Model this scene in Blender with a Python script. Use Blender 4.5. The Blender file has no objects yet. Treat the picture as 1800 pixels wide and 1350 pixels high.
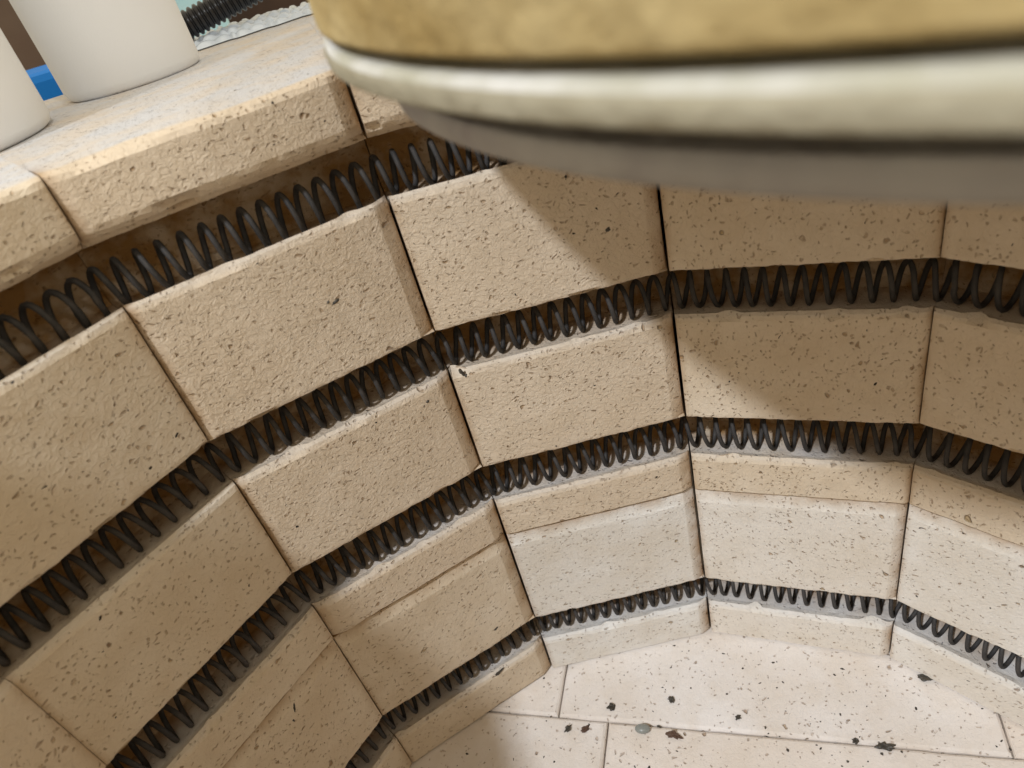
import bpy, bmesh, math, random
from mathutils import Vector, Matrix, noise
random.seed(11)
S = 0.2                                   # metres per design unit (inner kiln radius about 23 cm)
sc = bpy.context.scene
COL = sc.collection

# ------------------------------------------------------------------ camera
CAM = Vector((-0.14218438, -0.3504683, 2.04243107))
R = Matrix(((0.9101839920612714, 0.38098690654244943, -0.16252408325728923),
            (-0.34448268309269253, 0.4783970162981027, -0.8077548983734685),
            (-0.2299930034689468, 0.7911923102762614, 0.5666726978733362)))
cd = bpy.data.cameras.new('camera'); cam = bpy.data.objects.new('camera', cd); COL.objects.link(cam)
cam.matrix_world = Matrix.Translation(CAM * S) @ R.to_4x4()
cd.sensor_width = 36; cd.lens = 1241.267 / 1800 * 36
cd.clip_start = 0.005; cd.clip_end = 50
cd.dof.use_dof = True; cd.dof.focus_distance = 0.36; cd.dof.aperture_fstop = 12.5
sc.camera = cam
sc.render.resolution_x = 1024; sc.render.resolution_y = 768

# ------------------------------------------------------------------ world, lamps, exposure
w = bpy.data.worlds.new('World'); sc.world = w; w.use_nodes = True
bg = w.node_tree.nodes['Background']; bg.inputs[0].default_value = (1.0, 0.872, 0.658, 1); bg.inputs[1].default_value = 0.89

def lamp(name, pos, aim, radius, power, color, cone, blend):
    l = bpy.data.lights.new(name, 'SPOT'); l.shadow_soft_size = radius * S; l.energy = power; l.color = color
    l.spot_size = math.radians(cone); l.spot_blend = blend
    o = bpy.data.objects.new(name, l); COL.objects.link(o); o.location = Vector(pos) * S
    o.rotation_euler = (Vector(pos) - Vector(aim)).to_track_quat('Z', 'Y').to_euler()
    return o
lamp('clamp_lamp', (-5.35, -3.36, 9.63), (0.80, 0.25, 0.2), 0.28, 158, (0.89, 0.94, 1.0), 26, 1.0)   # work lamp aimed into the kiln
lamp('ceiling_lamp', (1.5, -4.6, 7.0), (-0.6, 2.1, 2.2), 0.22, 28, (0.86, 0.93, 1.0), 19, 1.0)        # second lamp over the rim

sc.view_settings.view_transform = 'Standard'; sc.view_settings.look = 'None'
sc.view_settings.exposure = 0; sc.view_settings.gamma = 1; sc.view_settings.use_curve_mapping = False
sc.render.engine = 'CYCLES'
sc.cycles.max_bounces = 8; sc.cycles.diffuse_bounces = 5

# ------------------------------------------------------------------ materials
def mat(name):
    m = bpy.data.materials.new(name); m.use_nodes = True
    nt = m.node_tree
    return m, nt, nt.nodes['Principled BSDF']
def N(nt, t, **k):
    n = nt.nodes.new(t)
    for a, b in k.items():
        if a in n.inputs: n.inputs[a].default_value = b
        else: setattr(n, a, b)
    return n
def lk(nt, a, b): nt.links.new(a, b)
def ramp(nt, pts, fac=None):
    r = nt.nodes.new('ShaderNodeValToRGB'); e = r.color_ramp.elements
    while len(e) < len(pts): e.new(0.5)
    for el, (p, c) in zip(e, pts):
        el.position = p; el.color = (c, c, c, 1) if not isinstance(c, tuple) else (*c, 1)
    if fac is not None: lk(nt, fac, r.inputs[0])
    return r
def mixc(nt, fac, a, b, mode='MIX'):
    m = nt.nodes.new('ShaderNodeMix'); m.data_type = 'RGBA'; m.blend_type = mode
    for s, v in ((m.inputs[0], fac), (m.inputs[6], a), (m.inputs[7], b)):
        if hasattr(v, 'is_linked'): lk(nt, v, s)
        elif isinstance(v, (int, float)): s.default_value = v
        else: s.default_value = (*v, 1)
    return m.outputs[2]
def math_(nt, op, a, b=0.5, clamp=False):
    m = nt.nodes.new('ShaderNodeMath'); m.operation = op; m.use_clamp = clamp
    for s, v in ((m.inputs[0], a), (m.inputs[1], b)):
        if hasattr(v, 'is_linked'): lk(nt, v, s)
        else: s.default_value = v
    return m.outputs[0]

def firebrick(name, base, pore=1.0, relief=1.0, speck=0.3, stain_shade=True, stretch=(1.0, 1.0, 1.3), rough=0.85, pore_col=(0.25, 0.125, 0.045)):
    """Porous insulating brick: sparse worm-shaped pits, fine crumbly relief, rusty joints, painted shade in the ring joint."""
    m, nt, p = mat(name)
    tc = nt.nodes.new('ShaderNodeTexCoord'); oi = nt.nodes.new('ShaderNodeObjectInfo')
    # every brick gets its own patch of the texture and its own grain direction
    off = N(nt, 'ShaderNodeVectorMath', operation='SCALE'); off.inputs[0].default_value = (3.1, 5.7, 9.3); lk(nt, oi.outputs['Random'], off.inputs['Scale'])
    add = N(nt, 'ShaderNodeVectorMath', operation='ADD'); lk(nt, tc.outputs['Object'], add.inputs[0]); lk(nt, off.outputs[0], add.inputs[1])
    rotn = N(nt, 'ShaderNodeVectorRotate', rotation_type='AXIS_ANGLE'); lk(nt, add.outputs[0], rotn.inputs['Vector'])
    rotn.inputs['Axis'].default_value = (0.3, 0.9, 0.2); lk(nt, math_(nt, 'MULTIPLY', oi.outputs['Random'], 3.1), rotn.inputs['Angle'])
    mp = N(nt, 'ShaderNodeMapping'); mp.inputs['Scale'].default_value = stretch; lk(nt, rotn.outputs[0], mp.inputs[0])
    # warp
    wn = N(nt, 'ShaderNodeTexNoise', Scale=230.0, Detail=1.0); lk(nt, mp.outputs[0], wn.inputs['Vector'])
    ws = N(nt, 'ShaderNodeVectorMath', operation='SCALE'); lk(nt, wn.outputs['Color'], ws.inputs[0]); ws.inputs['Scale'].default_value = 0.0052
    wa = N(nt, 'ShaderNodeVectorMath', operation='ADD'); lk(nt, mp.outputs[0], wa.inputs[0]); lk(nt, ws.outputs[0], wa.inputs[1])
    def pits(scale, prob, size):
        v = N(nt, 'ShaderNodeTexVoronoi', Scale=scale); lk(nt, wa.outputs[0], v.inputs['Vector'])
        sep = nt.nodes.new('ShaderNodeSeparateColor'); lk(nt, v.outputs['Color'], sep.inputs[0])
        on = math_(nt, 'LESS_THAN', sep.outputs[0], prob)
        rad = math_(nt, 'MULTIPLY', math_(nt, 'ADD', sep.outputs[1], 0.35), size)
        q = math_(nt, 'DIVIDE', v.outputs['Distance'], rad)
        r = ramp(nt, [(0.0, 1.0), (0.5, 0.9), (1.0, 0.0)], q)
        return math_(nt, 'MULTIPLY', r.outputs[0], on), sep.outputs[2]
    pa, ca = pits(520, 0.36 * pore, 0.38)
    pb, cb = pits(210, 0.15 * pore, 0.23)
    pc, cc = pits(85, 0.10 * pore, 0.13)
    # crumbly relief
    n1 = N(nt, 'ShaderNodeTexNoise', Scale=480.0, Detail=4.0, Roughness=0.6, Distortion=0.6); lk(nt, wa.outputs[0], n1.inputs['Vector'])
    n2 = N(nt, 'ShaderNodeTexNoise', Scale=70.0, Detail=3.0); lk(nt, add.outputs[0], n2.inputs['Vector'])
    n3 = N(nt, 'ShaderNodeTexNoise', Scale=22.0, Detail=4.0); lk(nt, add.outputs[0], n3.inputs['Vector'])
    # colour
    b2 = tuple(c * k for c, k in zip(base, (0.86, 0.80, 0.72)))
    b3 = tuple(min(1, c * k) for c, k in zip(base, (1.06, 1.08, 1.12)))
    tint = mixc(nt, ramp(nt, [(0.3, 0.0), (0.75, 0.75)], n3.outputs[0]).outputs[0], b3, b2)
    tint = mixc(nt, math_(nt, 'MULTIPLY', oi.outputs['Random'], 0.5), tint, tuple(c * k for c, k in zip(base, (1.0, 0.93, 0.86))))
    tint = mixc(nt, ramp(nt, [(0.45, 0.0), (0.7, 0.35)], n2.outputs[0]).outputs[0], tint, b2)
    dark = mixc(nt, ca, pore_col, (0.40, 0.245, 0.115))
    c = mixc(nt, math_(nt, 'MULTIPLY', pa, 0.50), tint, dark)
    c = mixc(nt, math_(nt, 'MULTIPLY', pb, 0.7), c, mixc(nt, cb, pore_col, (0.44, 0.27, 0.12)))
    c = mixc(nt, math_(nt, 'MULTIPLY', pc, 0.8), c, mixc(nt, cc, (0.22, 0.10, 0.035), (0.50, 0.36, 0.18)))
    # black slag specks, rare
    v = N(nt, 'ShaderNodeTexVoronoi', Scale=150.0); lk(nt, wa.outputs[0], v.inputs['Vector'])
    sep = nt.nodes.new('ShaderNodeSeparateColor'); lk(nt, v.outputs['Color'], sep.inputs[0])
    on = math_(nt, 'LESS_THAN', sep.outputs[0], speck)
    q = math_(nt, 'LESS_THAN', v.outputs['Distance'], math_(nt, 'MULTIPLY', sep.outputs[1], 0.12))
    c = mixc(nt, math_(nt, 'MULTIPLY', on, q), c, (0.03, 0.025, 0.02))
    if stain_shade:
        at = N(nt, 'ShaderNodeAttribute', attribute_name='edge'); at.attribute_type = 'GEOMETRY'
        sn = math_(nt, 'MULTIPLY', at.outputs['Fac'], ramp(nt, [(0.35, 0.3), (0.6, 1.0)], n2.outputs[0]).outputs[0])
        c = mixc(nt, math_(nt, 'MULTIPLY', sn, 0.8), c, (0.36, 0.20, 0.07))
    if stain_shade:
        al = N(nt, 'ShaderNodeAttribute', attribute_name='powder_rim_light'); al.attribute_type = 'GEOMETRY'
        n5 = N(nt, 'ShaderNodeTexNoise', Scale=90.0, Detail=3.0); mp5 = N(nt, 'ShaderNodeMapping'); mp5.inputs['Scale'].default_value = (.5, .5, 4); lk(nt, add.outputs[0], mp5.inputs[0]); lk(nt, mp5.outputs[0], n5.inputs['Vector'])
        c = mixc(nt, math_(nt, 'MULTIPLY', al.outputs['Fac'], ramp(nt, [(0.35, 0.45), (0.6, 1.0)], n5.outputs[0]).outputs[0]), c, (0.64, 0.645, 0.67))
    lk(nt, c, p.inputs['Base Color'])
    p.inputs['Roughness'].default_value = rough
    p.inputs['Specular IOR Level'].default_value = 0.35
    h = math_(nt, 'MULTIPLY', n1.outputs[0], 0.55 * relief)
    h = math_(nt, 'SUBTRACT', h, math_(nt, 'MULTIPLY', pa, 0.6))
    h = math_(nt, 'SUBTRACT', h, math_(nt, 'MULTIPLY', pb, 1.0))
    h = math_(nt, 'SUBTRACT', h, math_(nt, 'MULTIPLY', pc, 1.6))
    h = math_(nt, 'ADD', h, math_(nt, 'MULTIPLY', n2.outputs[0], 0.8))
    bp = N(nt, 'ShaderNodeBump', Strength=0.9, Distance=0.0011); lk(nt, h, bp.inputs['Height']); lk(nt, bp.outputs[0], p.inputs['Normal'])
    return m

M = {}
M['brick'] = firebrick('firebrick', (0.737, 0.634, 0.492), pore=1.2, relief=1.0)
M['brick_rough'] = firebrick('rough_firebrick', (0.737, 0.64, 0.508), pore=1.25, relief=1.45)
M['brick_low'] = firebrick('lower_firebrick', (0.82, 0.785, 0.72), pore=0.85, relief=1.0, stretch=(1.0, 1.0, 1.5))
M['brick_floor'] = firebrick('floor_firebrick', (0.79, 0.735, 0.68), pore=0.5, relief=0.7, speck=0.85, stretch=(1.0, 1.15, 1.0), stain_shade=False)

def simple(name, col, rough=0.6, metal=0.0, bump=None, mottle=None, **k):
    m, nt, p = mat(name)
    p.inputs['Base Color'].default_value = (*col, 1); p.inputs['Roughness'].default_value = rough; p.inputs['Metallic'].default_value = metal
    tc = nt.nodes.new('ShaderNodeTexCoord')
    if mottle:
        n = N(nt, 'ShaderNodeTexNoise', Scale=mottle[0], Detail=4.0); lk(nt, tc.outputs['Object'], n.inputs['Vector'])
        r = ramp(nt, [(0.3, 0.0), (0.7, 1.0)], n.outputs[0])
        lk(nt, mixc(nt, r.outputs[0], col, mottle[1]), p.inputs['Base Color'])
    if bump:
        n = N(nt, 'ShaderNodeTexNoise', Scale=bump[0], Detail=4.0); lk(nt, tc.outputs['Object'], n.inputs['Vector'])
        b = N(nt, 'ShaderNodeBump', Strength=0.6, Distance=bump[1]); lk(nt, n.outputs[0], b.inputs['Height']); lk(nt, b.outputs[0], p.inputs['Normal'])
    if rough > .79: p.inputs['Specular IOR Level'].default_value = 0.15
    for a, b in k.items(): p.inputs[a.replace('_', ' ')].default_value = b
    return m
M['coil'] = simple('oxidised_wire', (0.026, 0.0255, 0.027), 0.72, 0.1, bump=(900, 0.0004), mottle=(160, (0.062, 0.056, 0.052)))
M['shelf_gold'] = simple('ochre_shelf_edge', (0.58, 0.47, 0.25), 0.85, mottle=(45, (0.40, 0.29, 0.12)), bump=(160, 0.002))
M['shelf_pale'] = simple('pale_shelf_edge', (0.38, 0.35, 0.265), 0.85, mottle=(50, (0.30, 0.27, 0.19)), bump=(160, 0.002))
M['shelf_grey'] = simple('grey_shelf_edge', (0.46, 0.45, 0.44), 0.85, mottle=(50, (0.33, 0.31, 0.32)), bump=(160, 0.002))
M['bevel_light'] = simple('painted_bevel_light', (0.64, 0.635, 0.62), 0.9, mottle=(55, (0.40, 0.385, 0.30)), bump=(160, 0.002))  # highlight of the lit shelf bevel, painted as a whitish colour
M['prop'] = simple('prop_clay', (0.36, 0.27, 0.18), 0.9, bump=(300, 0.0006))
M['pot'] = simple('bisque_white', (0.82, 0.83, 0.84), 0.75, bump=(900, 0.00012), mottle=(9, (0.79, 0.79, 0.79)))
M['steel'] = simple('steel_jacket', (0.55, 0.55, 0.55), 0.35, 0.9)
M['hose'] = simple('black_plastic', (0.012, 0.012, 0.014), 0.25)
M['card'] = simple('brown_cardboard', (0.155, 0.105, 0.078), 0.9, mottle=(14, (0.20, 0.145, 0.11)), bump=(40, 0.002))
M['dark'] = simple('dark_wood', (0.06, 0.035, 0.025), 0.7, mottle=(20, (0.10, 0.06, 0.045)))
M['blue'] = simple('blue_plastic', (0.0, 0.27, 1.0), 0.6)
M['cyan'] = simple('pale_blue_foam', (0.45, 0.78, 0.86), 0.6, mottle=(40, (0.60, 0.86, 0.90)))
M['film'] = simple('bubble_film', (0.74, 0.82, 0.92), 0.15)
M['slag'] = simple('dark_slag', (0.03, 0.028, 0.024), 0.5, mottle=(700, (0.08, 0.065, 0.045)), bump=(900, 0.0004))
M['rust'] = simple('brown_slag', (0.10, 0.055, 0.035), 0.6, bump=(900, 0.0004))
M['glassy'] = simple('grey_glass', (0.26, 0.27, 0.25), 0.18, bump=(600, 0.0002))
M['bench'] = simple('dusty_concrete', (0.24, 0.21, 0.18), 0.9, mottle=(6, (0.18, 0.155, 0.13)))

# ------------------------------------------------------------------ object helpers (design units in, metres out)
def obj(name, verts, faces, m, parent=None, smooth=False, loc=(0, 0, 0), mats=None, fm=None, edge=None, powder_rim_light=None):
    me = bpy.data.meshes.new(name)
    me.from_pydata([Vector(v) * S for v in verts], [], faces)
    if mats:
        for x in mats: me.materials.append(x)
        for i, poly in enumerate(me.polygons): poly.material_index = fm[i]
    else: me.materials.append(m)
    if edge is not None:
        a = me.attributes.new('edge', 'FLOAT', 'POINT'); a.data.foreach_set('value', edge)
    if powder_rim_light is not None:
        a = me.attributes.new('powder_rim_light', 'FLOAT', 'POINT'); a.data.foreach_set('value', powder_rim_light)
    if smooth: me.polygons.foreach_set('use_smooth', [True] * len(me.polygons))
    me.update()
    o = bpy.data.objects.new(name, me); COL.objects.link(o)
    o.location = Vector(loc) * S
    if parent: o.parent = parent
    return o
def tag(o, label=None, cat=None, group=None, kind=None):
    if label: o['label'] = label
    if cat: o['category'] = cat
    if group: o['group'] = group
    if kind: o['kind'] = kind
    return o
def empty(name, loc, label, cat, group=None):
    o = bpy.data.objects.new(name, None); COL.objects.link(o); o.location = Vector(loc) * S; o.empty_display_size = 0.02
    return tag(o, label, cat, group)
def lathe(prof, n=72, wob=0.0, close=True, seed=0.0):
    V, F = [], []
    for i in range(n):
        a = 2 * math.pi * i / n
        for j, (r, z) in enumerate(prof):
            k = wob * noise.noise(Vector((math.cos(a) * 3 + seed, math.sin(a) * 3, z * 40 + j * 0.6)))
            V.append(((r + k) * math.cos(a), (r + k) * math.sin(a), z + k * 0.4))
    m = len(prof)
    for i in range(n):
        for j in range(m if close else m - 1):
            a, b = i * m + j, i * m + (j + 1) % m
            c, d = ((i + 1) % n) * m + (j + 1) % m, ((i + 1) % n) * m + j
            F.append((a, d, c, b))
    return V, F
def box(x0, y0, z0, x1, y1, z1, rz=0, c=(0, 0, 0), bev=0.0):
    bm = bmesh.new(); bmesh.ops.create_cube(bm, size=1)
    for v in bm.verts: v.co = Vector(((x0 + x1) / 2 + v.co.x * (x1 - x0), (y0 + y1) / 2 + v.co.y * (y1 - y0), (z0 + z1) / 2 + v.co.z * (z1 - z0)))
    if bev: bmesh.ops.bevel(bm, geom=bm.edges[:], offset=bev, segments=2, affect='EDGES', profile=0.5)
    bm.verts.index_update(); cs, sn = math.cos(rz), math.sin(rz)
    V = [(c[0] + v.co.x * cs - v.co.y * sn, c[1] + v.co.x * sn + v.co.y * cs, c[2] + v.co.z) for v in bm.verts]
    F = [tuple(v.index for v in f.verts) for f in bm.faces]; bm.free()
    return V, F
def join(*parts):
    V, F = [], []
    for v, f in parts:
        k = len(V); V += list(v); F += [tuple(i + k for i in g) for g in f]
    return V, F

# ------------------------------------------------------------------ kiln plan (fourteen-sided)
CX, CY, RC = -0.04990605, -0.1684299, 1.1738876
PTS = [(-0.89357863, 0.642438), (-0.50252222, 0.92355128), (0.0, 1.0), (0.5, 0.8660254), (0.88379717, 0.54674251)]
a1 = math.atan2(PTS[4][1] - CY, PTS[4][0] - CX); a0 = math.atan2(PTS[0][1] - CY, PTS[0][0] - CX) - 2 * math.pi
for k in range(1, 10):
    a = a1 + (a0 - a1) * k / 10
    PTS.append((CX + RC * math.cos(a), CY + RC * math.sin(a)))
PTS = [Vector(p) for p in PTS]; NP = len(PTS)
def nout(i):
    d = (PTS[(i + 1) % NP] - PTS[i]).normalized(); n = Vector((-d.y, d.x))
    return n
def corner(i, d):
    """corner i pushed outwards so that both neighbouring faces move by d"""
    i %= NP; n1, n2 = nout(i - 1), nout(i); b = (n1 + n2).normalized()
    return PTS[i] + b * (d / b.dot(n1))
TOP, G1, G2, G3, SEAM, G4 = 1.847, (1.717, 1.611), (1.300, 1.188), (0.893, 0.765), 0.636, (0.268, 0.150)
GD = 0.145                                                          # groove depth
OUT = 1.22

def groove(zt, zb, cham=0.0, dip=0.012):
    P = []
    if cham: P += [(0, zt + cham + .014, 0), (.004, zt + cham + .004, 0), (.012, zt + cham - .006, 0), (.028 + cham * .2, zt + 0.012, 0), (.036 + cham * .2, zt, 1)]
    else: P += [(0, zt + .009, 0), (.0015, zt + .003, 0), (.006, zt, 1)]
    P += [(.07, zt - .001, 1), (GD - .02, zt - .004, 1), (GD - .004, zt - .014, 1), (GD, zt - .03, 1), (GD, zb + .025, 1), (GD - .008, zb + .014 - dip, 1), (GD - .03, zb - dip, 1),
          (.06, zb - dip, 1), (.03, zb - dip * .75, 1), (.012, zb - .002, 0), (.004, zb - .007, 0), (0, zb - .018, 0)]
    return P
def straight(za, zb, n):
    return [(0, za - .004, 0)] + [(0, za + (zb - za) * k / n, 0) for k in range(1, n)] + [(0, zb + .004, 0)]

def wall_brick(i, upper, cham_r, cham_l, gapl, gapr, label=None, mname='brick', push=0.0):
    if upper:
        P = [(0.55, TOP, 0), (0.25, TOP, 0), (0.10, TOP, 0), (0.045, TOP, 0), (0.018, TOP, 0), (0.005, TOP - .005, 0), (0, TOP - .014, 0), (0, TOP - .02, 0), (0, TOP - .04, 0), (0, TOP - .066, 0)]
        P += groove(*G1, cham=0.022, dip=.022) + straight(G1[1] - .018, G2[0] + .009, 6) + groove(*G2) + straight(G2[1] - .018, G3[0] + .009, 6) + groove(*G3)
        P += straight(G3[1] - .018, SEAM + .012, 3) + [(0, SEAM + .009, 0), (.003, SEAM + .005, 0), (.007, SEAM + .003, 0), (0.3, SEAM + .003, 0), (OUT, SEAM + .003, 0), (OUT, 1.2, 0), (OUT, TOP, 0), (0.9, TOP, 0)]
    else:
        P = [(0.3, SEAM - .003, 0), (.016, SEAM - .003, 0), (.0095, SEAM - .0035, 0), (.0015, SEAM - .036, 0), (0, SEAM - .041, 0), (0, SEAM - .05, 0)]
        P += straight(SEAM - .05, G4[0] + .009, 6) + groove(*G4) + straight(G4[1] - .018, .010, 3) + [(0, .006, 0), (.004, .001, 0), (0.3, .001, 0), (OUT, .001, 0), (OUT, 0.3, 0), (OUT, SEAM - .003, 0)]
    visible = i in (12, 13, 0, 1, 2, 3, 4, 5)
    NS = 64 if visible else 8
    n = nout(i); V, E, W = [], [], []
    sd = i * 7.3
    L = (PTS[(i + 1) % NP] - PTS[i]).length
    # denser sampling at both ends for the mitred chamfer
    S_ = sorted(set([0, .003, .008, .014, .018, .03, .05, .06, .066, .072, .09] + [1 - q for q in (0, .003, .008, .014, .018, .03, .05, .06, .066, .072, .09)] + [k / NS for k in range(NS + 1) if .1 < k / NS < .9]))
    for s in S_:
        for (d, z, g) in P:
            A = corner(i, d); B = corner(i + 1, d)
            t = (B - A).normalized()
            gk = 1 if z < TOP - .004 else .15
            A = A + t * gapl * gk; B = B - t * gapr * gk
            p = A + (B - A) * s
            e = 0.0; dl, dr = s * L, (1 - s) * L
            if d < GD - .03 and g == 0:
                c = 0
                if cham_r: c += cham_r * 0.42 * max(0, 1 - dr / cham_r)
                if cham_l: c += cham_l * 0.42 * max(0, 1 - dl / cham_l)
                c += .0014 * max(0, 1 - dl / .004) + .0014 * max(0, 1 - dr / .004)
                q = Vector((s * L * 9, z * 9, sd)); q2 = Vector((s * L * 45, z * 60, sd))
                c += .0018 * noise.noise(q) + (.0022 if d > 0 else .0006) * noise.noise(q2)
                chip = noise.noise(Vector((s * L * 14, z * 30, sd + 5)))
                if d > 0 and chip > .30 and abs(z - SEAM) > .06: c += (chip - .30) * .06
                p = p + n * c
                w_ = max(cham_r * 1.1, .018)
                e = max(0, 1 - dr / w_) if cham_r else 0.6 * max(0, 1 - dr / .02)
                e = max(e, (max(0, 1 - dl / (cham_l * 1.1)) if cham_l else .6 * max(0, 1 - dl / .014)))
                if d > .0155 and abs(z - SEAM) < .008: e = 2.5  # shade between the two brick rings, painted in as dark brown
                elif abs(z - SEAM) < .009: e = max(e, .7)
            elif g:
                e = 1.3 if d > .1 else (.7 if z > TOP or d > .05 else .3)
                z = z + .0015 * noise.noise(Vector((s * L * 30, d * 40, sd)))
            p = p + n * push
            zz = z + ((.0022 * noise.noise(Vector((s * L * 16, d * 30, sd + 9))) + .002 * noise.noise(Vector((s * L * 60, d * 60, sd + 2)))) if (0 < d < .012) else 0)
            if z > TOP - .05 and d < .5: zz += .003 * noise.noise(Vector((s * L * 12, d * 14, sd + 4)))
            V.append((p.x, p.y, zz)); E.append(e)
            W.append((.62 if z < 1 else .25) if (g and d < .075 and z < min(G1[0] - .06 if z > 1.5 else 9, 9) and any(abs(z - q[1]) < .034 for q in (G1, G2, G3, G4))) else (.95 if (z > TOP - .003 and d > .02) else .25 if (d > 0 and d < .013 and any(-.012 < z - q[1] < .002 for q in (G1, G2, G3, G4))) else 0))  # ledges get pale powder; rim top is whitened in place of lamp light
    m = len(P); F = []
    for a in range(len(S_) - 1):
        for j in range(m):
            F.append((a * m + j, a * m + (j + 1) % m, (a + 1) * m + (j + 1) % m, (a + 1) * m + j))
    F.append(tuple(reversed(range(m)))); F.append(tuple(range((len(S_) - 1) * m, len(S_) * m)))
    o = obj('wall_brick', V, F, M[mname], KILN, edge=E, powder_rim_light=W)
    bpy.context.view_layer.objects.active = o
    me = o.data; me.polygons.foreach_set('use_smooth', [True] * (len(F) - 2) + [False, False]); me.set_sharp_from_angle(angle=math.radians(15))
    if label: o['label'] = label
    return o

KILN = empty('pottery_kiln', (0, 0, 0), 'open electric pottery kiln lined with cream firebrick and dark coiled heating wires in grooves', 'kiln')
for i in range(NP):
    cr = {1: .034, 2: .030, 3: .012}.get(i, 0); cl = {1: .022}.get(i, 0)
    gr = {1: .0022, 2: .0036, 0: .0006}.get(i, .0003); gl = .0004
    wall_brick(i, True, cr, cl, gl, gr, mname={1: 'brick_rough', 2: 'brick_rough'}.get(i, 'brick'))
    cr = {1: .034, 2: .030, 3: .024}.get(i, 0)
    gr = {1: .0024, 2: .0026, 0: .0018, 3: .0014}.get(i, .0004)
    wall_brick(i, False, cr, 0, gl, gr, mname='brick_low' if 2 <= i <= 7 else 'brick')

# ---- heating coils
def coil(zb, seed, phase, dip):
    d = 0.060; r = 0.0400; wr = 0.0058; pitch = 0.0385
    base = [corner(i, d) for i in range(NP)]
    pts = []
    for i in range(NP):                              # round each corner
        a, b, c = base[i - 1], base[i], base[(i + 1) % NP]
        u, v = (a - b).normalized(), (c - b).normalized()
        for k in range(7):
            t = k / 6; p0, p1, p2 = b + u * .05, b, b + v * .05
            pts.append(p0 * (1 - t) ** 2 + p1 * 2 * t * (1 - t) + p2 * t * t)
    start = 6 * 7                                    # begin behind the camera
    pts = pts[start:] + pts[:start]
    acc = [0]
    for k in range(1, len(pts)): acc.append(acc[-1] + (pts[k] - pts[k - 1]).length)
    total = acc[-1]; path = []
    s = 0.0; th = phase; j = 0; steps = 20
    while s < total:
        while acc[j + 1] < s: j += 1
        t = (s - acc[j]) / max(1e-9, acc[j + 1] - acc[j]); q = pts[j].lerp(pts[j + 1], t)
        dr = (pts[j + 1] - pts[j]).normalized(); inn = Vector((dr.y, -dr.x))
        rr = r * (1 + .03 * noise.noise(Vector((s * 9, seed, 0))))
        zc = zb + r + wr - dip + .0022 * noise.noise(Vector((s * 4, seed, 3)))
        off = .005 * noise.noise(Vector((s * 3, seed, 7)))
        pos = q + inn * (rr * .82 * math.sin(th) + off) + dr * (math.cos(th) * .007 * noise.noise(Vector((s * 7, seed, 21))))
        path.append(Vector((pos.x, pos.y, zc + rr * math.cos(th))))
        pt = pitch * (1 + .09 * noise.noise(Vector((s * 5, seed, 11))) + .10 * noise.noise(Vector((s * 17, seed, 13))))
        s += pt / steps; th += 2 * math.pi / steps
    V, F = [], []; n6 = 7
    for k, p in enumerate(path):
        tg = (path[min(k + 1, len(path) - 1)] - path[max(k - 1, 0)]).normalized()
        ax = tg.cross(Vector((0, 0, 1)));
        if ax.length < .05: ax = Vector((1, 0, 0))
        ax.normalize()
        # transport frame from previous to avoid twist
        if k: ax = (pa - tg * pa.dot(tg)).normalized()
        pa = ax; ay = tg.cross(ax)
        for c in range(n6):
            a = 2 * math.pi * c / n6; V.append(p + ax * (wr * math.cos(a)) + ay * (wr * math.sin(a)))
    for k in range(len(path) - 1):
        for c in range(n6):
            F.append((k * n6 + c, k * n6 + (c + 1) % n6, (k + 1) * n6 + (c + 1) % n6, (k + 1) * n6 + c))
    F.append(tuple(reversed(range(n6)))); F.append(tuple(range((len(path) - 1) * n6, len(path) * n6)))
    return obj('heating_coil', V, F, M['coil'], KILN, smooth=True)
for k, (g, ph) in enumerate(((G1, 0.3), (G2, 1.1), (G3, 2.2), (G4, 0.7))): coil(g[1], k * 3.7 + 1, ph, .021 if k == 0 else .013)

# ---- floor bricks (rows laid obliquely)
u = Vector((0.837, -0.547)).normalized(); v = Vector((0.547, 0.837)).normalized()
def floor_brick(s0, s1, t0, t1, sd):
    g = .0022; s0 += g; s1 -= g; t0 += g; t1 -= g
    V, F = [], []; nx, ny = 26, 14
    xs = [s0 + (s1 - s0) * k / nx for k in range(nx + 1)]; ys = [t0 + (t1 - t0) * k / ny for k in range(ny + 1)]
    xs = [xs[0], xs[0] + .003, xs[0] + .009] + xs[1:-1] + [xs[-1] - .009, xs[-1] - .003, xs[-1]]
    ys = [ys[0], ys[0] + .003, ys[0] + .009] + ys[1:-1] + [ys[-1] - .009, ys[-1] - .003, ys[-1]]
    E = []
    for x in xs:
        for y in ys:
            e = min(x - s0, s1 - x, y - t0, t1 - y)
            z = -.004 - .008 * max(0, 1 - e / .009) ** 2 + .0012 * noise.noise(Vector((x * 8, y * 8, sd)))
            if e < .01: z -= .006 * max(0, noise.noise(Vector((x * 30, y * 30, sd))))
            p = u * x + v * y; V.append((p.x, p.y, z)); E.append(max(0, 1 - e / .012) * .6)
    m = len(ys); n_ = len(xs)
    for a in range(n_ - 1):
        for b in range(m - 1): F.append((a * m + b, (a + 1) * m + b, (a + 1) * m + b + 1, a * m + b + 1))
    ring = [(a, 0) for a in range(n_)] + [(n_ - 1, b) for b in range(1, m)] + [(a, m - 1) for a in range(n_ - 2, -1, -1)] + [(0, b) for b in range(m - 2, 0, -1)]
    top = [a * m + b for a, b in ring]; k0 = len(V)
    for t in top: V.append((V[t][0], V[t][1], -.33)); E.append(0)
    for k in range(len(top)):
        k2 = (k + 1) % len(top); F.append((top[k], k0 + k, k0 + k2, top[k2]))
    F.append(tuple(k0 + k for k in reversed(range(len(top)))))
    obj('floor_brick', V, F, M['brick_floor'], KILN, smooth=False, edge=E)
offs = {0: -0.508, -1: -0.355, -2: -.9, -3: -.3, 1: -.2, -4: -.7}
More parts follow.
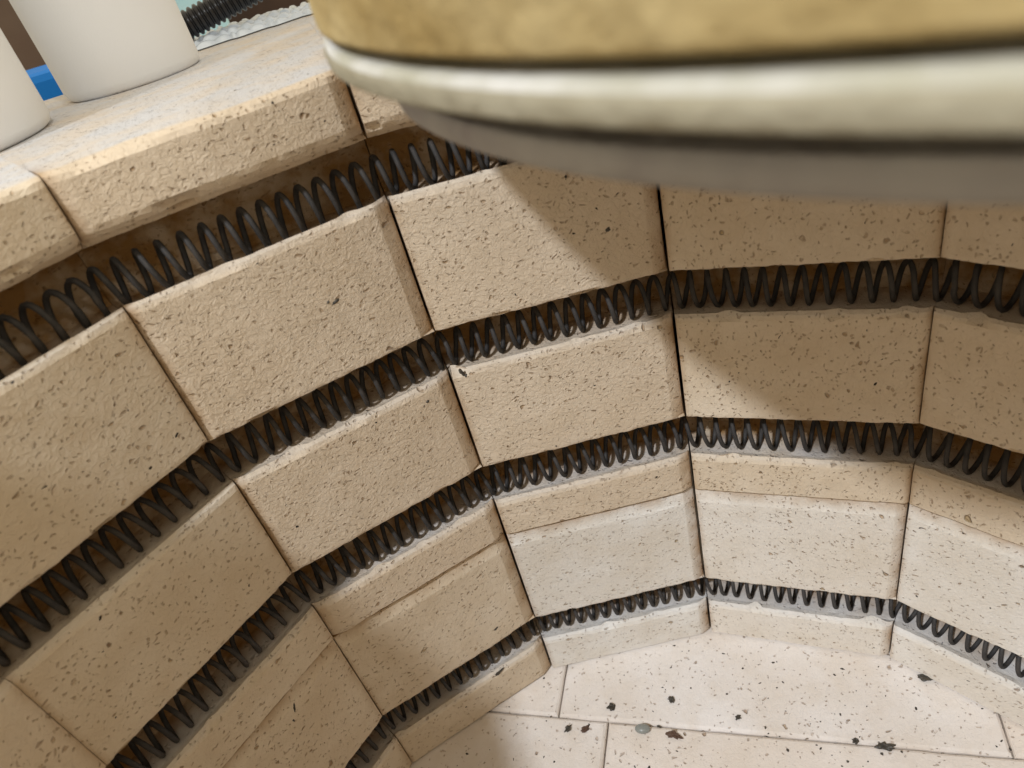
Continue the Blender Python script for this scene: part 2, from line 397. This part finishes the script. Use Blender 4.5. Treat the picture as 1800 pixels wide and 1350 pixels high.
for row in range(-4, 2):
    t0 = 0.685 + .59 * row
    if row == 1: rng = range(0, 1)
    for k in range(-1, 2):
        s0 = offs[row] + 1.187 * k
        cxm = u * (s0 + .59) + v * (t0 + .3)
        if (cxm - Vector((CX, CY))).length < 1.75: floor_brick(s0, s0 + 1.187, t0, t0 + .59, row * 3 + k)

# ---- slag marks baked into the wall bricks
def slag_mark(x, y, z, a, b, rot, seed):
    i = 1 if x < 0 else 2
    if x < -.5: i = 0
    n = nout(i); t = Vector((n.y, -n.x)); V = []
    c, s_ = math.cos(rot), math.sin(rot); k = 14
    for j in range(k):
        q = 2 * math.pi * j / k; w_ = 1 + .55 * noise.noise(Vector((math.cos(q) * 1.5, math.sin(q) * 1.5, seed)))
        X, Z = 1.35 * a * w_ * math.cos(q), 1.35 * b * w_ * math.sin(q); X, Z = X * c - Z * s_, X * s_ + Z * c
        V.append((x + t.x * X + n.x * .002, y + t.y * X + n.y * .002, z + Z))
    V.append((x - n.x * .0022, y - n.y * .0022, z))
    obj('slag_mark', V, [(j, (j + 1) % k, k) for j in range(k)], M['slag'], KILN)
for q in ((-.17, .974, 1.461, .013, .0045, .3, 1), (-.184, .972, 1.466, .006, .003, 1.0, 2), (-.071, .989, 1.148, .005, .004, .2, 3), (-.083, .988, 1.140, .005, .003, .9, 4), (-.095, .986, 1.129, .004, .003, .4, 5),
          (.024, .993, 1.182, .004, .008, .3, 6), (.030, .992, 1.170, .003, .005, .0, 7), (-.122, .981, .33, .014, .006, .5, 8), (-.163, .975, .141, .012, .006, .4, 9),
          (-.638, .826, .586, .004, .012, -.4, 10), (-.653, .816, .560, .005, .014, .2, 11), (-.668, .805, .532, .004, .010, -.3, 12), (.39, .896, 1.431, .010, .008, .3, 13)):
    slag_mark(*q)

# ---- steel jacket and base round the outside
ja = []
V, F = [], []
for i in range(NP):
    for d, z in ((OUT + .012, -.34), (OUT + .012, TOP - .05), (OUT + .03, TOP - .05), (OUT + .03, -.34)):
        p = corner(i, d); V.append((p.x, p.y, z))
for i in range(NP):
    for j in range(4):
        a, b = i * 4 + j, i * 4 + (j + 1) % 4; c_, d_ = ((i + 1) % NP) * 4 + (j + 1) % 4, ((i + 1) % NP) * 4 + j
        F.append((a, b, c_, d_))
obj('steel_jacket', V, F, M['steel'], KILN)

# ------------------------------------------------------------------ stack of round kiln shelves lying over the opening
def shelf(cx, cy, r, z0, z1, mname, label, bev_t, bev_b, bevel_light=False):
    P = [(r - bev_b, z0), (r - bev_b * .3, z0 + bev_b * .3), (r, z0 + bev_b), (r, (z0 + z1) / 2), (r, z1 - bev_t), (r - bev_t * .3, z1 - bev_t * .35), (r - bev_t, z1)]
    prof = [(r_, z - z0) for r_, z in P]
    n = 220; V, F = lathe(prof, n, wob=.004, close=False, seed=cx)
    m = len(prof)
    F.append(tuple(i * m for i in range(n))[::-1]); F.append(tuple(i * m + m - 1 for i in range(n)))
    fm = [1 if (bevel_light and k < n * (m - 1) and k % (m - 1) >= 4) or k == len(F) - 1 and bevel_light else 0 for k in range(len(F))]
    o = obj('kiln_shelf', V, F, None, smooth=True, loc=(cx, cy, z0), mats=[M[mname], M['bevel_light']], fm=fm)
    for f in o.data.polygons[-2:]: f.use_smooth = False
    tag(o, label, 'kiln shelf', 'round kiln shelves stacked over the opening')
    return o
Zc = CAM.z
H = [Zc - .0868, Zc + .38, Zc - .1228, Zc - .0965, TOP + .006, Zc - .163]  # top slab's unseen upper height is added to throw a shadow on the rim
shelf(CAM.x + 1.1702, CAM.y + .7954, 1.093, H[0], H[1], 'shelf_gold', 'ochre yellow round slab, made thick to cast a shadow, on top of the stack over the kiln mouth', .008, .007)
shelf(CAM.x + 1.1702, CAM.y + .7954, 1.0947, H[2], H[3], 'shelf_pale', 'pale greenish round kiln shelf with bright top edge, in the middle of the stack', .0065, .004, bevel_light=True)
shelf(CAM.x + 1.0565, CAM.y + .7906, 0.9188, H[4], H[5], 'shelf_grey', 'shaded grey round kiln shelf at the bottom of the stack, on the brick rim', .005, .005)
def spacer(x, y, z0, z1, label):
    V, F = lathe([(.0, 0), (.05, 0), (.055, .004), (.055, z1 - z0 - .004), (.05, z1 - z0), (0, z1 - z0)], 6, close=False)
    tag(obj('shelf_prop', V, F, M['prop'], loc=(x, y, z0)), label, 'kiln prop', 'short clay props between the kiln shelves')
for a, nm in ((100, 'on the far side'), (340, 'on the right side'), (220, 'on the near side')):
    c_, s_ = math.cos(math.radians(a)), math.sin(math.radians(a))
    spacer(1.05 + .5 * c_, .45 + .5 * s_, H[1 + 4], H[2], 'low hexagonal clay prop between the lower two round shelves, ' + nm)

# ------------------------------------------------------------------ white pots on the rim
def pot(cx, cy, r, h, label, top=1.0):
    t = .022
    P = [(0, .012), (r * .80, .012), (r * .84, .0), (r * .94, .0), (r * .975, .006), (r, .022)]
    for k in range(1, 12): P.append((r * (1 + (top - 1) * k / 12), .02 + (h - .03) * k / 12))
    P += [(r * top, h - .01), (r * top - .004, h), (r * top - t + .004, h), (r * top - t, h - .01), (r - t, .06), (r - t - .02, .045), (0, .04)]
    V, F = lathe(P, 96, wob=.0012, close=False)
    return tag(obj('ceramic_pot', V, F, M['pot'], smooth=True, loc=(cx, cy, TOP + .001)), label, 'pot', 'white cylinder pots on the kiln rim')
pot(-0.436, 1.882, 0.1755, .95, 'smaller white ceramic cylinder pot on the kiln rim in front of the black hose', 1.03)
pot(-0.872, 1.51, 0.285, 1.1, 'wider white ceramic cylinder pot on the kiln rim, cut off by the left edge', 1.0)
# ------------------------------------------------------------------ behind the rim
def tube_ribbed(p0, p1, r, n, sag=0.0):
    V, F = [], []; d = (p1 - p0); L = d.length; t = d.normalized(); ax = t.cross(Vector((0, 0, 1))).normalized(); ay = ax.cross(t)
    st = n * 8; m = 24
    for k in range(st + 1):
        s = k / st; rr = r * (1 - .20 * (0.5 - 0.5 * math.cos(2 * math.pi * s * n)) ** 2.2)
        c = p0 + d * s + Vector((0, 0, -sag * math.sin(math.pi * s)))
        for q in range(m):
            a = 2 * math.pi * q / m; V.append(c + ax * rr * math.cos(a) + ay * rr * math.sin(a))
    for k in range(st):
        for q in range(m): F.append((k * m + q, k * m + (q + 1) % m, (k + 1) * m + (q + 1) % m, (k + 1) * m + q))
    F.append(tuple(reversed(range(m)))); F.append(tuple(range(st * m, (st + 1) * m)))
    return V, F
p0 = Vector((-.36, 2.27, 1.900)); p1 = Vector((.12, 2.29, 1.985))
V, F = tube_ribbed(Vector((0, 0, 0)), p1 - p0, .041, 26)
tag(obj('ribbed_hose', V, F, M['hose'], smooth=True, loc=p0), 'glossy black ribbed hose running behind the smaller white pot', 'hose')

V, F = box(-1.0, -.35, -1.6, 1.0, .35, 1.15, bev=.01)
tag(obj('cardboard_box', V, F, M['card'], loc=(-1.45, 4.6, 1.3)), 'brown cardboard box seen behind and between the two white pots', 'box')
V, F = box(-.30, -.2, -.5, .30, .2, .0, bev=.03)
tag(obj('blue_tub', V, F, M['blue'], loc=(-.86, 2.95, 1.885)), 'bright blue plastic tub behind the kiln rim between the white pots', 'tub')
V, F = box(-.15, -.05, -.7, .15, .05, .25, bev=.02)
tag(obj('foam_block', V, F, M['cyan'], loc=(-.31, 2.95, 1.90)), 'pale blue foam sheet upright behind the black ribbed hose', 'foam sheet')
V, F = box(-.9, -.3, -2.2, .75, .3, 1.0, bev=.01)
tag(obj('wooden_cabinet', V, F, M['dark'], loc=(.55, 4.9, 1.6)), 'dark brown wooden cabinet beyond the bubble wrap', 'cabinet')
# bubble wrap: crumpled sheet with rows of bubbles lying along the outer rim
nx, ny = 150, 60; V, F = [], []
A = Vector((-.34, 2.17)); B = Vector((.85, 2.30))
for a in range(nx + 1):
    for b in range(ny + 1):
        s, t = a / nx, b / ny
        p = A.lerp(B, s) + Vector((-.1, .42)) * t
        h = .004 + .022 * math.sin(math.pi * min(1, t * 1.1)) ** 0.7 + .016 * noise.noise(Vector((s * 9, t * 4, 2))) * min(1, t * 5)
        uu, vv = s * 30, t * 12; row = int(vv); uu += .5 * (row % 2)
        du, dv = uu - math.floor(uu) - .5, vv - row - .5
        h += .009 * max(0, 1 - (du * du + dv * dv) / .16) ** .5
        jx = .02 * noise.noise(Vector((s * 20, t * 9, 6)))
        z = TOP + h - (1.0 * max(0, t - .45) ** 1.2)
        V.append((p.x + jx, p.y + jx, z))
for a in range(nx):
    for b in range(ny): F.append((a * (ny + 1) + b, (a + 1) * (ny + 1) + b, (a + 1) * (ny + 1) + b + 1, a * (ny + 1) + b + 1))
o = obj('bubble_wrap', [Vector(q) - Vector((A.x, A.y, TOP)) for q in V], F, M['film'], smooth=True, loc=(A.x, A.y, TOP))
tag(o, 'crumpled clear bubble wrap along the outer edge of the kiln rim', 'bubble wrap')

# ------------------------------------------------------------------ debris on the kiln floor
def flake(x, y, z, sx, sy, sz, rot, m, label=None, cat=None, name='slag_flake', seed=0, parent=None, group=None, n=None):
    bm = bmesh.new(); bmesh.ops.create_icosphere(bm, subdivisions=3, radius=1)
    cs, sn = math.cos(rot), math.sin(rot); V = []
    for q in bm.verts:
        k = 1 + .9 * noise.noise(q.co * 1.6 + Vector((seed, 0, 0))) + .4 * noise.noise(q.co * 4 + Vector((seed, 5, 0)))
        if name == 'glass_bead': k = 1 + .04 * noise.noise(q.co * 2)
        c = q.co * k; X, Y, Z = c.x * sx * .85, c.y * sy * .85, c.z * sz
        V.append((X * cs - Y * sn, X * sn + Y * cs, Z))
    F = [tuple(w_.index for w_ in f.verts) for f in bm.faces]; bm.free()
    o = obj(name, V, F, M[m], parent, smooth=(name == 'glass_bead'), loc=(x, y, z))
    if label: tag(o, label, cat, group)
    return o
G = 'loose bits of slag on the kiln floor'
flake(.154, .694, .006, .026, .017, .010, -.5, 'glassy', 'smooth oval grey glassy bead lying on the joint between floor bricks', 'bead', 'glass_bead', group=G)
flake(.224, .638, .002, .020, .010, .006, -.7, 'rust', 'brown oblong slag flake lying just right of the grey glassy bead', 'slag flake', seed=2, group=G)
flake(.105, .798, .001, .015, .010, .006, .4, 'slag', 'curved dark slag flake on the floor above the grey glassy bead', 'slag flake', seed=3, group=G)
flake(.273, .734, .001, .008, .012, .004, .2, 'slag', 'small greyish slag flake on the pale floor, up and right of the glassy bead', 'slag flake', seed=4, group=G)
flake(.694, .359, .001, .022, .010, .006, -.5, 'slag', 'dark slag flake sitting on the long floor joint at the lower right', 'slag flake', seed=5, group=G)
flake(.640, .405, .000, .009, .008, .005, -.1, 'slag', 'tiny black slag crumb on the long floor joint left of the larger flake', 'slag flake', seed=6, group=G)
flake(.928, .456, .002, .020, .014, .007, -.3, 'slag', 'blackish green slag flake on the floor near the wall at the right', 'slag flake', seed=7, group=G)
flake(-.04, .80, .001, .012, .008, .004, .6, 'slag', 'dark slag crumb in the shadowed floor left of the glassy bead', 'slag flake', seed=8, group=G)
flake(.005, .775, .001, .013, .009, .005, .1, 'rust', 'brown slag crumb just left of the joint and the glassy bead', 'slag flake', seed=9, group=G)
flake(.41, .60, .001, .008, .007, .004, .1, 'slag', 'small black slag dot in the middle of the bright floor brick', 'slag flake', seed=10, group=G)
# tiny crumbs: nobody could count them
V, F = [], []; rr_ = random.Random(5)
for k in range(320):
    while True:
        a, q = rr_.uniform(0, 2 * math.pi), rr_.random() ** .5 * 1.1
        x, y = CX + q * math.cos(a), CY + q * math.sin(a)
        if rr_.random() < .3 + .7 * math.exp(-((x - .5) ** 2 + (y - .6) ** 2) / .15): break
    r = rr_.choice([.0018, .0022, .003, .0036, .005]); n_ = rr_.choice([5, 6, 7]); b = len(V)
    st = rr_.uniform(1, 2); ro = rr_.uniform(0, 3.1)
    for j in range(n_):
        t = 2 * math.pi * j / n_; X, Y = r * math.cos(t) * st * rr_.uniform(.7, 1.2), r * math.sin(t) * rr_.uniform(.7, 1.2)
        V.append((x + X * math.cos(ro) - Y * math.sin(ro), y + X * math.sin(ro) + Y * math.cos(ro), -.006))
    V.append((x, y, -.0035 + r * .8)); F += [(b + j, b + (j + 1) % n_, b + n_) for j in range(n_)]
tag(obj('dark_crumbs', V, F, M['slag']), 'fine dark crumbs scattered over the kiln floor bricks', 'crumbs', kind='stuff')

# workshop floor far below
V, F = [(-40, -40, -1.5), (40, -40, -1.5), (40, 40, -1.5), (-40, 40, -1.5)], [(0, 1, 2, 3)]
tag(obj('workshop_floor', V, F, M['bench']), 'dull concrete workshop floor around the kiln', kind='structure')
